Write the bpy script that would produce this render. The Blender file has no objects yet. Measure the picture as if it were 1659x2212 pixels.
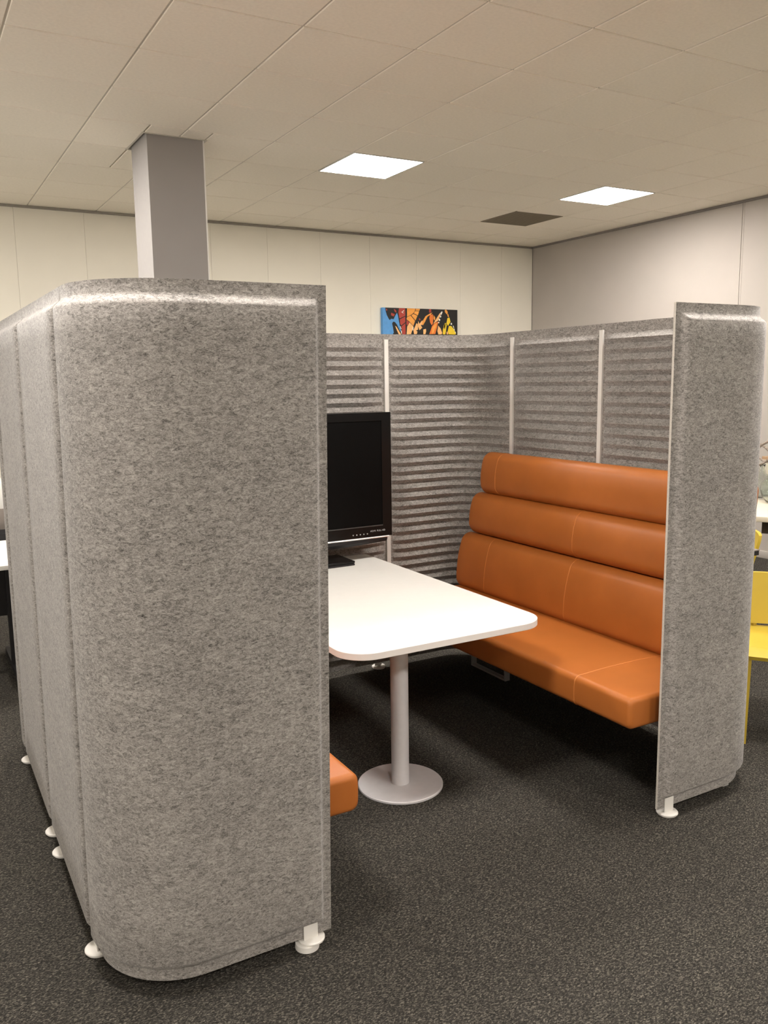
import bpy, bmesh, math, random
from mathutils import Vector, Matrix
random.seed(7)
S = bpy.context.scene
COL = S.collection
# ------------------------------------------------------------------ camera
CAM_H = 1.70
F_PX, YAW, PITCH, ROLL = 1829.5, 0.5142, 0.1536, -0.0142
cam_data = bpy.data.cameras.new('camera')
cam = bpy.data.objects.new('camera', cam_data)
COL.objects.link(cam)
cam_data.sensor_fit = 'HORIZONTAL'
cam_data.sensor_width = 36.0
cam_data.lens = F_PX / 1659 * 36.0
cam_data.clip_start = 0.05
cam_data.clip_end = 100
fw = Vector((math.sin(YAW) * math.cos(PITCH), math.cos(YAW) * math.cos(PITCH), -math.sin(PITCH)))
rt = Vector((math.cos(YAW), -math.sin(YAW), 0))
up = rt.cross(fw)
c_, s_ = math.cos(ROLL), math.sin(ROLL)
rt2, up2 = c_ * rt + s_ * up, -s_ * rt + c_ * up
M4 = Matrix.Identity(4)
for i in range(3):
    M4[i][0], M4[i][1], M4[i][2] = rt2[i], up2[i], -fw[i]
M4[2][3] = CAM_H
cam.matrix_world = M4
S.camera = cam

def project(P):
    d = Vector(P) - Vector((0, 0, CAM_H))
    z = d.dot(fw)
    if z < 0.05:
        return None
    return (d.dot(rt2) / z * F_PX + 829.5, -d.dot(up2) / z * F_PX + 1106)

# ------------------------------------------------------------------ world, light, exposure
world = bpy.data.worlds.new('world')
S.world = world
world.use_nodes = True
bg = world.node_tree.nodes['Background']
bg.inputs[0].default_value = (1.0, 0.92, 0.83, 1)
bg.inputs[1].default_value = 2.2
S.view_settings.view_transform = 'Standard'
S.view_settings.look = 'None'
S.view_settings.gamma = 1
S.view_settings.exposure = 0.0
LAMP = 84.0
LAMP_COL = (1.0, 0.935, 0.875)

# ------------------------------------------------------------------ material helpers
def new_mat(name):
    m = bpy.data.materials.new(name)
    m.use_nodes = True
    return m, m.node_tree, m.node_tree.nodes['Principled BSDF']

def mat(name, col, rough=0.5, metal=0.0, var=0.06, scale=30, bump=0.0, bscale=200, coat=0.0, spec=0.5, trans=0.0, ior=1.45):
    m, nt, b = new_mat(name)
    tc = nt.nodes.new('ShaderNodeTexCoord')
    n = nt.nodes.new('ShaderNodeTexNoise'); n.inputs['Scale'].default_value = scale; n.inputs['Detail'].default_value = 4
    r = nt.nodes.new('ShaderNodeValToRGB')
    r.color_ramp.elements[0].position = 0.3; r.color_ramp.elements[1].position = 0.7
    r.color_ramp.elements[0].color = (*[c * (1 - var) for c in col], 1)
    r.color_ramp.elements[1].color = (*[min(1, c * (1 + var)) for c in col], 1)
    nt.links.new(tc.outputs['Object'], n.inputs['Vector'])
    nt.links.new(n.outputs['Fac'], r.inputs[0])
    nt.links.new(r.outputs[0], b.inputs['Base Color'])
    b.inputs['Roughness'].default_value = rough
    b.inputs['Metallic'].default_value = metal
    b.inputs['Coat Weight'].default_value = coat
    b.inputs['Specular IOR Level'].default_value = spec
    b.inputs['Transmission Weight'].default_value = trans
    b.inputs['IOR'].default_value = ior
    if bump:
        n2 = nt.nodes.new('ShaderNodeTexNoise'); n2.inputs['Scale'].default_value = bscale; n2.inputs['Detail'].default_value = 3
        bp = nt.nodes.new('ShaderNodeBump'); bp.inputs['Strength'].default_value = bump; bp.inputs['Distance'].default_value = 0.002
        nt.links.new(tc.outputs['Object'], n2.inputs['Vector'])
        nt.links.new(n2.outputs['Fac'], bp.inputs['Height'])
        nt.links.new(bp.outputs[0], b.inputs['Normal'])
    return m

def felt_mat(name, lo, hi):
    """heathered polyester felt: two scales of fibre clumps stretched along the surface"""
    m, nt, b = new_mat(name)
    N = nt.nodes.new; L = nt.links.new
    tc = N('ShaderNodeTexCoord')
    mp = N('ShaderNodeMapping'); mp.inputs['Scale'].default_value = (1, 1, 2.1)
    L(tc.outputs['Object'], mp.inputs['Vector'])
    def noise(sc, det, rough=0.6, dist=0.0):
        n = N('ShaderNodeTexNoise'); n.inputs['Scale'].default_value = sc; n.inputs['Detail'].default_value = det
        n.inputs['Roughness'].default_value = rough; n.inputs['Distortion'].default_value = dist
        L(mp.outputs[0], n.inputs['Vector']); return n
    a = noise(55, 5, 0.75, 1.2); c = noise(260, 3, 0.7, 0.6); d = noise(6, 2)
    m1 = N('ShaderNodeMath'); m1.operation = 'MULTIPLY'; m1.inputs[1].default_value = 0.55; L(a.outputs['Fac'], m1.inputs[0])
    m2 = N('ShaderNodeMath'); m2.operation = 'MULTIPLY_ADD'; m2.inputs[1].default_value = 0.38; L(c.outputs['Fac'], m2.inputs[0]); L(m1.outputs[0], m2.inputs[2])
    m3 = N('ShaderNodeMath'); m3.operation = 'MULTIPLY_ADD'; m3.inputs[1].default_value = 0.07; L(d.outputs['Fac'], m3.inputs[0]); L(m2.outputs[0], m3.inputs[2])
    r = N('ShaderNodeValToRGB'); r.color_ramp.elements[0].position = 0.37; r.color_ramp.elements[1].position = 0.63
    r.color_ramp.elements[0].color = (*lo, 1); r.color_ramp.elements[1].color = (*hi, 1)
    L(m3.outputs[0], r.inputs[0]); L(r.outputs[0], b.inputs['Base Color'])
    b.inputs['Roughness'].default_value = 0.95
    b.inputs['Specular IOR Level'].default_value = 0.15
    b.inputs['Sheen Weight'].default_value = 0.25
    b.inputs['Sheen Roughness'].default_value = 0.5
    bp = N('ShaderNodeBump'); bp.inputs['Strength'].default_value = 0.35; bp.inputs['Distance'].default_value = 0.0015
    L(c.outputs['Fac'], bp.inputs['Height']); L(bp.outputs[0], b.inputs['Normal'])
    return m

def carpet_mat():
    m, nt, b = new_mat('carpet')
    N = nt.nodes.new; L = nt.links.new
    tc = N('ShaderNodeTexCoord')
    mp = N('ShaderNodeMapping'); mp.inputs['Scale'].default_value = (1.0, 1.9, 1); mp.inputs['Rotation'].default_value = (0, 0, 0.5)
    L(tc.outputs['Object'], mp.inputs['Vector'])
    n1 = N('ShaderNodeTexNoise'); n1.inputs['Scale'].default_value = 95; n1.inputs['Detail'].default_value = 5; n1.inputs['Roughness'].default_value = 0.8
    n2 = N('ShaderNodeTexVoronoi'); n2.inputs['Scale'].default_value = 190
    L(mp.outputs[0], n1.inputs['Vector']); L(mp.outputs[0], n2.inputs['Vector'])
    r = N('ShaderNodeValToRGB')
    e = r.color_ramp.elements
    e[0].position = 0.36; e[0].color = (0.014, 0.013, 0.012, 1)
    e[1].position = 0.72; e[1].color = (0.22, 0.20, 0.165, 1)
    x = e.new(0.52); x.color = (0.040, 0.037, 0.032, 1)
    mx = N('ShaderNodeMix'); mx.data_type = 'FLOAT'; mx.inputs[0].default_value = 0.25
    L(n1.outputs['Fac'], mx.inputs[2]); L(n2.outputs['Color'], mx.inputs[3])
    L(mx.outputs[0], r.inputs[0]); L(r.outputs[0], b.inputs['Base Color'])
    b.inputs['Roughness'].default_value = 1.0
    b.inputs['Specular IOR Level'].default_value = 0.1
    bp = N('ShaderNodeBump'); bp.inputs['Strength'].default_value = 0.6; bp.inputs['Distance'].default_value = 0.004
    L(n1.outputs['Fac'], bp.inputs['Height']); L(bp.outputs[0], b.inputs['Normal'])
    return m

def emit_mat(name, col, st):
    m, nt, b = new_mat(name)
    b.inputs['Base Color'].default_value = (0.9, 0.9, 0.9, 1)
    b.inputs['Emission Color'].default_value = (*col, 1)
    b.inputs['Emission Strength'].default_value = st
    return m

FELT = felt_mat('grey_heather_felt', (0.050, 0.046, 0.042), (0.47, 0.44, 0.41))
FELT_EDGE = mat('cut_felt_edge', (0.50, 0.47, 0.42), 0.9, var=0.12, scale=200)
CARPET = carpet_mat()
WHITE_METAL = mat('white_powder_coat', (0.72, 0.70, 0.66), 0.4, var=0.02)
SILVER = mat('silver_grey_powder_coat', (0.68, 0.66, 0.67), 0.45, metal=0.1, var=0.03, bump=0.05, bscale=900)
SILVER_SHADED = mat('shaded_frame_coat', (0.34, 0.33, 0.32), 0.45, metal=0.2, var=0.03)  # silver coat darkened to carry the shade beneath the benches
LEATHER = mat('tan_orange_leather', (0.40, 0.125, 0.025), 0.42, var=0.07, scale=5, bump=0.10, bscale=650, spec=0.4)
STITCH = mat('orange_seam', (0.50, 0.165, 0.034), 0.6, var=0.05)
TABLE_TOP = mat('white_laminate', (0.80, 0.79, 0.75), 0.33, var=0.01)
TABLE_EDGE = mat('white_edge_band', (0.80, 0.76, 0.72), 0.5, var=0.01)
TILE = mat('ceiling_tile', (0.92, 0.86, 0.75), 0.95, var=0.03, scale=60, bump=0.15, bscale=350)
TEE = mat('ceiling_bar', (0.60, 0.565, 0.49), 0.7, var=0.02)
WALLC = mat('cream_wall', (0.80, 0.765, 0.665), 0.85, var=0.015, scale=3)
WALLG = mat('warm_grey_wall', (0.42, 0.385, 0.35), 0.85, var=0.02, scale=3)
COLG = mat('grey_column_paint', (0.32, 0.30, 0.29), 0.8, var=0.02, scale=3)
BLACK_GLOSS = mat('black_gloss_plastic', (0.006, 0.006, 0.006), 0.25, var=0.1, spec=0.3)
SCREEN = mat('dark_screen', (0.003, 0.003, 0.003), 0.45, var=0.1, spec=0.10)
BLACK = mat('black_plastic', (0.012, 0.011, 0.012), 0.5, var=0.1)
CHROME = mat('silver_strip', (0.90, 0.90, 0.90), 0.30, metal=0.6, var=0.01)
PRINT = mat('grey_print', (0.35, 0.35, 0.35), 0.5, var=0.01)
YELLOW = mat('yellow_plastic', (0.50, 0.36, 0.035), 0.5, var=0.03, scale=6)
GLASS = mat('green_tinted_glass', (0.90, 0.935, 0.91), 0.03, var=0.01, trans=1.0, ior=1.45)
WOOD = mat('light_brown_wood', (0.42, 0.27, 0.16), 0.6, var=0.15, scale=12)
CREAM = mat('cream_lacquer', (0.66, 0.60, 0.48), 0.5, var=0.03)
POT = mat('off_white_ceramic', (0.82, 0.77, 0.64), 0.5, var=0.02)
ROPE = mat('grey_bark', (0.30, 0.25, 0.21), 0.9, var=0.45, scale=90, bump=0.6, bscale=150)
DARKV = mat('dark_void', (0.006, 0.006, 0.006), 0.9, var=0.1)
VENT = mat('taupe_grille', (0.235, 0.20, 0.145), 0.8, var=0.03)
BROWNG = mat('brown_grey_laminate', (0.22, 0.19, 0.165), 0.6, var=0.05)

# ------------------------------------------------------------------ object helpers
def finish(name, me, parent=None, mats=(), smooth=True, angle=35):
    for m in mats:
        me.materials.append(m)
    if smooth:
        for p in me.polygons:
            p.use_smooth = True
        me.set_sharp_from_angle(angle=math.radians(angle))
    o = bpy.data.objects.new(name, me)
    COL.objects.link(o)
    if parent:
        o.parent = parent
        o.matrix_parent_inverse = Matrix.Identity(4)
    return o

def from_data(name, verts, faces, m, parent=None, smooth=True, fm=None, angle=35):
    me = bpy.data.meshes.new(name)
    me.from_pydata(verts, [], faces)
    o = finish(name, me, parent, m if isinstance(m, (list, tuple)) else (m,), smooth, angle)
    if fm:
        for p, i in zip(me.polygons, fm):
            p.material_index = i
    return o

def add_box(bm, x0, x1, y0, y1, z0, z1, mi=0):
    g = bmesh.ops.create_cube(bm, size=1)
    for v in g['verts']:
        v.co = Vector(((x0 + x1) / 2 + v.co.x * (x1 - x0), (y0 + y1) / 2 + v.co.y * (y1 - y0), (z0 + z1) / 2 + v.co.z * (z1 - z0)))
    for v in g['verts']:
        for f in v.link_faces:
            f.material_index = mi
    return g['verts']

def boxes(name, lst, m, parent=None, bevel=0.0, seg=2, kind=None):
    bm = bmesh.new()
    for b in lst:
        add_box(bm, *b)
    if bevel:
        bmesh.ops.bevel(bm, geom=list(bm.edges), offset=bevel, segments=seg, affect='EDGES', profile=0.5)
    bmesh.ops.recalc_face_normals(bm, faces=bm.faces)
    me = bpy.data.meshes.new(name)
    bm.to_mesh(me); bm.free()
    return finish(name, me, parent, (m,))

def lathe(name, prof, m, parent=None, n=48, cx=0, cy=0, angle=35):
    """prof: list of (r, z); closed at r=0 ends"""
    verts, faces, rings = [], [], []
    for r, z in prof:
        if r < 1e-6:
            rings.append([len(verts)]); verts.append((cx, cy, z))
        else:
            k = len(verts); rings.append(list(range(k, k + n)))
            for i in range(n):
                a = 2 * math.pi * i / n
                verts.append((cx + r * math.cos(a), cy + r * math.sin(a), z))
    for A, B in zip(rings, rings[1:]):
        for i in range(n):
            j = (i + 1) % n
            if len(A) == 1 and len(B) == 1: continue
            if len(A) == 1: faces.append((A[0], B[i], B[j]))
            elif len(B) == 1: faces.append((A[i], B[0], A[j]))
            else: faces.append((A[i], B[i], B[j], A[j]))
    me = bpy.data.meshes.new(name); me.from_pydata(verts, [], faces)
    bm = bmesh.new(); bm.from_mesh(me); bmesh.ops.recalc_face_normals(bm, faces=bm.faces); bm.to_mesh(me); bm.free()
    return finish(name, me, parent, (m,), angle=angle)

def sweep(name, pts, rad, m, parent=None, n=8, closed=False):
    """round tube along pts"""
    verts, faces = [], []
    P = [Vector(p) for p in pts]
    prev = None
    for i, p in enumerate(P):
        if closed: t = (P[(i + 1) % len(P)] - P[i - 1]).normalized()
        else: t = (P[min(i + 1, len(P) - 1)] - P[max(i - 1, 0)]).normalized()
        if prev is None:
            u = t.orthogonal().normalized()
        else:
            u = (prev - t * prev.dot(t)).normalized()
        prev = u
        w = t.cross(u)
        r = rad(i / max(1, len(P) - 1)) if callable(rad) else rad
        for k in range(n):
            a = 2 * math.pi * k / n
            verts.append(p + r * (u * math.cos(a) + w * math.sin(a)))
    rng = len(P) if closed else len(P) - 1
    for i in range(rng):
        a0, b0 = i * n, ((i + 1) % len(P)) * n
        for k in range(n):
            faces.append((a0 + k, a0 + (k + 1) % n, b0 + (k + 1) % n, b0 + k))
    if not closed:
        faces.append(tuple(range(n))[::-1]); faces.append(tuple(range(len(verts) - n, len(verts))))
    return from_data(name, verts, faces, m, parent)

def thing(name, label, cat, loc=(0, 0, 0), rz=0.0, group=None):
    o = bpy.data.objects.new(name, None)
    COL.objects.link(o)
    o.location = loc; o.rotation_euler = (0, 0, rz)
    o.empty_display_size = 0.1
    tag(o, label, cat, group)
    return o

def tag(o, label, cat, group=None):
    o['label'] = label; o['category'] = cat
    if group: o['group'] = group
    return o

def struct(o):
    o['kind'] = 'structure'
    return o

def dup(root, loc=None, rz=None, label=None):
    r = root.copy(); COL.objects.link(r)
    if loc is not None: r.location = loc
    if rz is not None: r.rotation_euler = (0, 0, rz)
    if label: r['label'] = label
    for ch in list(root.children):
        c = ch.copy(); COL.objects.link(c); c.parent = r
        for g in list(ch.children):
            d = g.copy(); COL.objects.link(d); d.parent = c
    return r

# ------------------------------------------------------------------ room
RX0, RX1, RY0, RY1, RH = -3.047, 6.95, -4.0, 8.49, 3.303
fl = struct(boxes('floor', [(RX0 - .1, RX1 + .1, RY0 - .1, RY1 + .1, -0.1, 0.0)], CARPET))

# back wall of upright cream panels with narrow joints
wb = struct(boxes('wall_back', [(RX0 - .1, RX1 + .1, RY1 + .012, RY1 + .15, 0, RH + .12)], WALLC))
seam0, k = 1.032, 0
xs = [seam0 + .605 * i for i in range(-7, 10)]
xs = [RX0] + [x for x in xs if RX0 + .1 < x < RX1 - .1] + [RX1]
for a, b in zip(xs, xs[1:]):
    boxes('wall_panel', [(a + .0007, b - .0007, RY1, RY1 + .012, 0.0, RH + .02)], WALLC, wb, bevel=0.0006, seg=1)
# right wall, warm grey, wide boards with a slim double joint
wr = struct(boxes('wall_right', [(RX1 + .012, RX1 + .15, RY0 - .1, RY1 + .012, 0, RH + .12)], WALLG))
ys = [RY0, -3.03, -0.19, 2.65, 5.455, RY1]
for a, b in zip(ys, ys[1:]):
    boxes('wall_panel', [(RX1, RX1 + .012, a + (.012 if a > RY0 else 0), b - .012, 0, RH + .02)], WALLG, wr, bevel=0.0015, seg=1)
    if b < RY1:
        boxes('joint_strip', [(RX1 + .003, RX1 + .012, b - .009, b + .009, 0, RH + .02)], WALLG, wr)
# left wall (outside the frame): tall unseen windows added to bring in side light
wy = [(-3.7, -.4), (-.1, 3.2), (3.5, 6.8)]
lw = [(RX0 - .15, RX0, RY0 - .1, RY1 + .012, 0, .35), (RX0 - .15, RX0, RY0 - .1, RY1 + .012, 3.05, RH + .12)]
e0 = RY0 - .1
for a, b in wy + [(RY1 + .012, 0)]:
    lw.append((RX0 - .15, RX0, e0, a, .35, 3.05)); e0 = b
struct(boxes('wall_left', lw, WALLC))
for n, (a, b) in enumerate(wy, 1):
    xx0, xx1 = RX0 - .12, RX0 - .06
    struct(boxes('added_window_%d' % n, [(xx0, xx1, a, b, .35, .41), (xx0, xx1, a, b, 2.99, 3.05), (xx0, xx1, a, a + .06, .41, 2.99), (xx0, xx1, b - .06, b, .41, 2.99), (xx0, xx1, (a + b) / 2 - .03, (a + b) / 2 + .03, .41, 2.99)], WHITE_METAL))
# front wall (behind the camera), plain
struct(boxes('wall_front', [(RX0, RX1, RY0 - .15, RY0, 0, RH + .12)], WALLC))
# dark shadow-gap trims along the top of the walls
struct(boxes('trim_1', [(RX0, RX1, RY1 - .018, RY1 - .0005, RH - .022, RH - .002)], mat('back_wall_trim', (0.30, 0.275, 0.24), 0.7)))
struct(boxes('trim_2', [(RX1 - .018, RX1 - .0005, RY0, RY1 - .02, RH - .022, RH - .002)], mat('right_wall_trim', (0.22, 0.20, 0.19), 0.7)))
struct(boxes('baseboard_back', [(RX0, RX1, RY1 - .014, RY1 - .0005, 0.0005, .07)], WALLG, bevel=.003))
struct(boxes('baseboard_right', [(RX1 - .014, RX1 - .0005, RY0, RY1 - .016, 0.0005, .07)], WALLG, bevel=.003))

# suspended ceiling: tiles in a 0.6 m grid
T = 0.6
GX, GY = 2.953, 5.589
# column at x 1.54-1.92, y 5.775-6.175
CX0, CX1, CY0, CY1 = 1.542, 1.918, 5.775, 6.185
ceil = struct(boxes('ceiling', [(RX0 - .1, RX1 + .1, RY0 - .1, RY1 + .012, RH + .09, RH + .12)], DARKV))
LIGHTS = [(GX, GY), (GX + 4 * T, GY), (GX - 5 * T, GY), (GX, GY - 6 * T), (GX + 4 * T, GY - 6 * T), (GX - 5 * T, GY - 6 * T),
          (GX, GY - 12 * T), (GX + 4 * T, GY - 12 * T), (GX - 5 * T, GY - 12 * T)]
LIGHTS = [p for p in LIGHTS if p[1] > RY0]
VENTP = (GX + 4 * T, GY + 2 * T)
special = {(round(a, 2), round(b, 2)) for a, b in LIGHTS + [VENTP]}
tile_me = {}
def tile_mesh(w, d):
    key = (round(w, 3), round(d, 3))
    if key in tile_me: return tile_me[key]
    g, e = 0.005, 0.012
    bm = bmesh.new()
    z0, z1, z2 = 0.0, 0.006, 0.020
    a = [(g + .003, g + .003, z0), (w - g - .003, g + .003, z0), (w - g - .003, d - g - .003, z0), (g + .003, d - g - .003, z0)]
    b = [(g, g, .004), (w - g, g, .004), (w - g, d - g, .004), (g, d - g, .004)]
    c = [(g, g, z2), (w - g, g, z2), (w - g, d - g, z2), (g, d - g, z2)]
    V = [bm.verts.new(p) for p in a + b + c]
    bm.faces.new(V[0:4][::-1]); bm.faces.new(V[8:12])
    for i in range(4):
        j = (i + 1) % 4
        bm.faces.new((V[i], V[j], V[4 + j], V[4 + i])); bm.faces.new((V[4 + i], V[4 + j], V[8 + j], V[8 + i]))
    bmesh.ops.recalc_face_normals(bm, faces=bm.faces)
    me = bpy.data.meshes.new('ceiling_tile'); bm.to_mesh(me); bm.free()
    me.materials.append(TILE)
    tile_me[key] = me
    return me
gx = []
x = GX - 20 * T
while x < RX1 - .01:
    if x + T > RX0 + .01: gx.append(x)
    x += T
gy = []
y = GY - 20 * T
while y < RY1 - .01:
    if y + T > RY0 + .01: gy.append(y)
    y += T
rest = []
HO = .022  # opening round the column
for x in gx:
    for y in gy:
        if (round(x, 2), round(y, 2)) in special: continue
        rects = [(max(x, RX0), min(x + T, RX1), max(y, RY0), min(y + T, RY1))]
        hx0, hx1, hy0, hy1 = CX0 - HO, CX1 + HO * .4, CY0 - .004, CY1 + HO
        a0, a1, b0, b1 = rects[0]
        if a0 < hx1 and a1 > hx0 and b0 < hy1 and b1 > hy0:
            rects = []
            if a0 < hx0 - .01: rects.append((a0, hx0, b0, b1))
            if a1 > hx1 + .01: rects.append((hx1, a1, b0, b1))
            m0, m1 = max(a0, hx0), min(a1, hx1)
            if b0 < hy0 - .01: rects.append((m0, m1, b0, hy0))
            if b1 > hy1 + .01: rects.append((m0, m1, hy1, b1))
        for a0, a1, b0, b1 in rects:
            if a1 - a0 < .03 or b1 - b0 < .03: continue
            vis = False
            for q in ((a0, b0), (a1, b0), (a0, b1), (a1, b1), ((a0 + a1) / 2, (b0 + b1) / 2)):
                p = project((q[0], q[1], RH))
                if p and -150 < p[0] < 1809 and -150 < p[1] < 2362: vis = True
            if vis:
                o = bpy.data.objects.new('ceiling_tile', tile_mesh(a1 - a0, b1 - b0))
                COL.objects.link(o); o.parent = ceil
                o.location = (a0, b0, RH + random.uniform(-.0006, .0006))
                o.rotation_euler = (random.uniform(-.0007, .0007), random.uniform(-.0007, .0007), 0)
            else:
                rest.append((a0 + .005, a1 - .005, b0 + .005, b1 - .005, RH, RH + .02))
o = boxes('ceiling_tile_field', rest, TILE, ceil); o['kind'] = 'stuff'
for x in gx[1:]:
    boxes('ceiling_bar', [(x - .012, x + .012, RY0, RY1, RH + .0055, RH + .035)] if not (CX0 - .02 < x < CX1 + .02) else
          [(x - .012, x + .012, RY0, CY0 - .02, RH + .0055, RH + .035), (x - .012, x + .012, CY1 + .04, RY1, RH + .0055, RH + .035)], TEE, ceil)
for y in gy[1:]:
    boxes('ceiling_bar', [(RX0, RX1, y - .012, y + .012, RH + .0062, RH + .034)] if not (CY0 - .02 < y < CY1 + .02) else
          [(RX0, CX0 - .04, y - .012, y + .012, RH + .0062, RH + .034), (CX1 + .03, RX1, y - .012, y + .012, RH + .0062, RH + .034)], TEE, ceil)

# LED panels
LED = emit_mat('led_diffuser', LAMP_COL, LAMP)
light_labels = ['left one of the two glowing square ceiling panels in view, above the booth',
                'right one of the two glowing square ceiling panels in view, beside the taupe grille',
                'square LED ceiling panel beyond the grey column side, left outside the frame',
                'square LED ceiling panel just above the right end of the booth',
                'square LED ceiling panel above the yellow chairs near the grey wall',
                'square LED ceiling panel left of the booth entrance',
                'square LED ceiling panel behind the camera, middle of its row',
                'square LED ceiling panel behind the camera, by the grey wall',
                'square LED ceiling panel behind the camera, by the left wall']
lf_me = None
for i, (x, y) in enumerate(LIGHTS):
    t = thing('ceiling_light', light_labels[i], 'ceiling light', (x + T / 2, y + T / 2, RH), 0, 'LED panels in the ceiling grid')
    if i == 0:
        h = T / 2 - .004; q = h - .011
        fr = boxes('light_frame', [(-h, h, -h, -q, -.003, .02), (-h, h, q, h, -.003, .02), (-h, -q, -q, q, -.003, .02), (q, h, -q, q, -.003, .02)], WHITE_METAL, t)
        df = boxes('diffuser', [(-q, q, -q, q, .000, .008)], LED, t)
        lf_me = (fr.data, df.data)
    else:
        for nm, me in zip(('light_frame', 'diffuser'), lf_me):
            o = bpy.data.objects.new(nm, me); COL.objects.link(o); o.parent = t
# taupe grille tile
vt = thing('ceiling_vent', 'square taupe perforated air grille tile in the white ceiling', 'vent', (VENTP[0], VENTP[1], RH))
gw = .024
boxes('grille_frame', [(.006, .594, .006, .018, -.001, .012), (.006, .594, .582, .594, -.001, .012), (.006, .018, .018, .582, -.001, .012), (.582, .594, .018, .582, -.001, .012)], VENT, vt)
boxes('grille_backing', [(.018, .582, .018, .582, .006, .012)], VENT, vt)
for k in range(23):
    yy = .024 + k * .0245
    boxes('grille_slat', [(.018, .582, yy, yy + .013, .001, .0065)], VENT, vt)

# column with white corner trim and ceiling collar
col = struct(boxes('column', [(CX0, CX1, CY0 + .002, CY1, 0, RH + .089)], COLG))
WSIDE = mat('light_column_side', (0.33, 0.315, 0.305), 0.8, var=0.02)
boxes('column_face', [(CX0 - .003, CX0, CY0 + .002, CY1, 0, RH + .08)], WSIDE, col)
boxes('corner_trim', [(CX1 - .006, CX1 + .003, CY0 - .001, CY0 + .02, 0, RH + .08)], WHITE_METAL, col)
boxes('column_face', [(CX1, CX1 + .003, CY0 + .02, CY1, 0, RH + .08)], WSIDE, col)
# collar: thin angle pieces round the hole
hx0, hx1, hy0, hy1 = CX0 - HO, CX1 + HO * .4, CY0 - .004, CY1 + HO
boxes('ceiling_collar', [(hx0 - .014, hx0, hy0 - .014, hy1 + .014, RH - .003, RH + .03), (hx1, hx1 + .014, hy0 - .014, hy1 + .014, RH - .003, RH + .03),
                         (hx0, hx1, hy0 - .014, hy0, RH - .003, RH + .03), (hx0, hx1, hy1, hy1 + .014, RH - .003, RH + .03)], TEE, ceil)

# ------------------------------------------------------------------ booth screen
BX0, BX1, BY0, BY1, BR = 0.378, 3.048, 2.165, 4.272, 0.25
ZB, ZT = 0.035, 1.962
M1, M2 = 1.015, 2.425
# outline as (point, outward normal) by arc length, starting at left mouth edge, clockwise seen from above
segs = []
def line(p, q, n): segs.append(('l', Vector(p), Vector(q), Vector(n), (Vector(q) - Vector(p)).length))
def arc(c, a0, a1): segs.append(('a', Vector(c), a0, a1, BR * abs(a1 - a0)))
line((M1, BY0), (BX0 + BR, BY0), (0, -1))
arc((BX0 + BR, BY0 + BR), -math.pi / 2, -math.pi)
line((BX0, BY0 + BR), (BX0, BY1 - BR), (-1, 0))
arc((BX0 + BR, BY1 - BR), math.pi, math.pi / 2)
line((BX0 + BR, BY1), (BX1 - BR, BY1), (0, 1))
arc((BX1 - BR, BY1 - BR), math.pi / 2, 0)
line((BX1, BY1 - BR), (BX1, BY0 + BR), (1, 0))
arc((BX1 - BR, BY0 + BR), 0, -math.pi / 2)
line((BX1 - BR, BY0), (M2, BY0), (0, -1))
TOT = sum(s[4] for s in segs)
def path(s):
    s = max(0.0, min(TOT, s))
    for sg in segs:
        if s <= sg[4] + 1e-9:
            if sg[0] == 'l':
                return sg[1].lerp(sg[2], s / sg[4]), sg[3]
            a = sg[2] + (sg[3] - sg[2]) * s / sg[4]
            n = Vector((math.cos(a), math.sin(a)))
            return sg[1] + n * BR, n
        s -= sg[4]
    return segs[-1][2], segs[-1][3]
acc = [0]
for sg in segs: acc.append(acc[-1] + sg[4])
ARCS = [(acc[1], acc[2]), (acc[3], acc[4]), (acc[5], acc[6]), (acc[7], acc[8])]
def s_left(y): return acc[2] + (y - (BY0 + BR))
def s_back(x): return acc[4] + (x - (BX0 + BR))
def s_right(y): return acc[6] + ((BY1 - BR) - y)
cuts = [0, s_left(2.455), s_left(3.19), s_left(3.925), s_back(1.03), s_back(1.717), s_back(2.432), s_right(3.87), s_right(3.165), s_right(2.455), TOT]
booth = thing('booth_screen', 'tall curved grey felt screen enclosing the orange benches and white table', 'room divider', ((BX0 + BX1) / 2, (BY0 + BY1) / 2, 0))
boff = Vector(((BX0 + BX1) / 2, (BY0 + BY1) / 2, 0))
def sm(t):
    t = max(0.0, min(1.0, t)); return t * t * (3 - 2 * t)
FL, RM, PO = .032, .030, .025       # flange, ramp, pillow depth
PITCH_R, AMP = .0508, .028
SB = s_back(1.03)
def lean(s, z):
    # the screens of the near left corner stand a little out of plumb
    if s > SB: return 0.0
    a = .034 - .014 * min(1, s / cuts[1]) if s < cuts[1] else .020 * (SB - s) / (SB - cuts[1])
    return a * (z - ZB) / (ZT - ZB)
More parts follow.
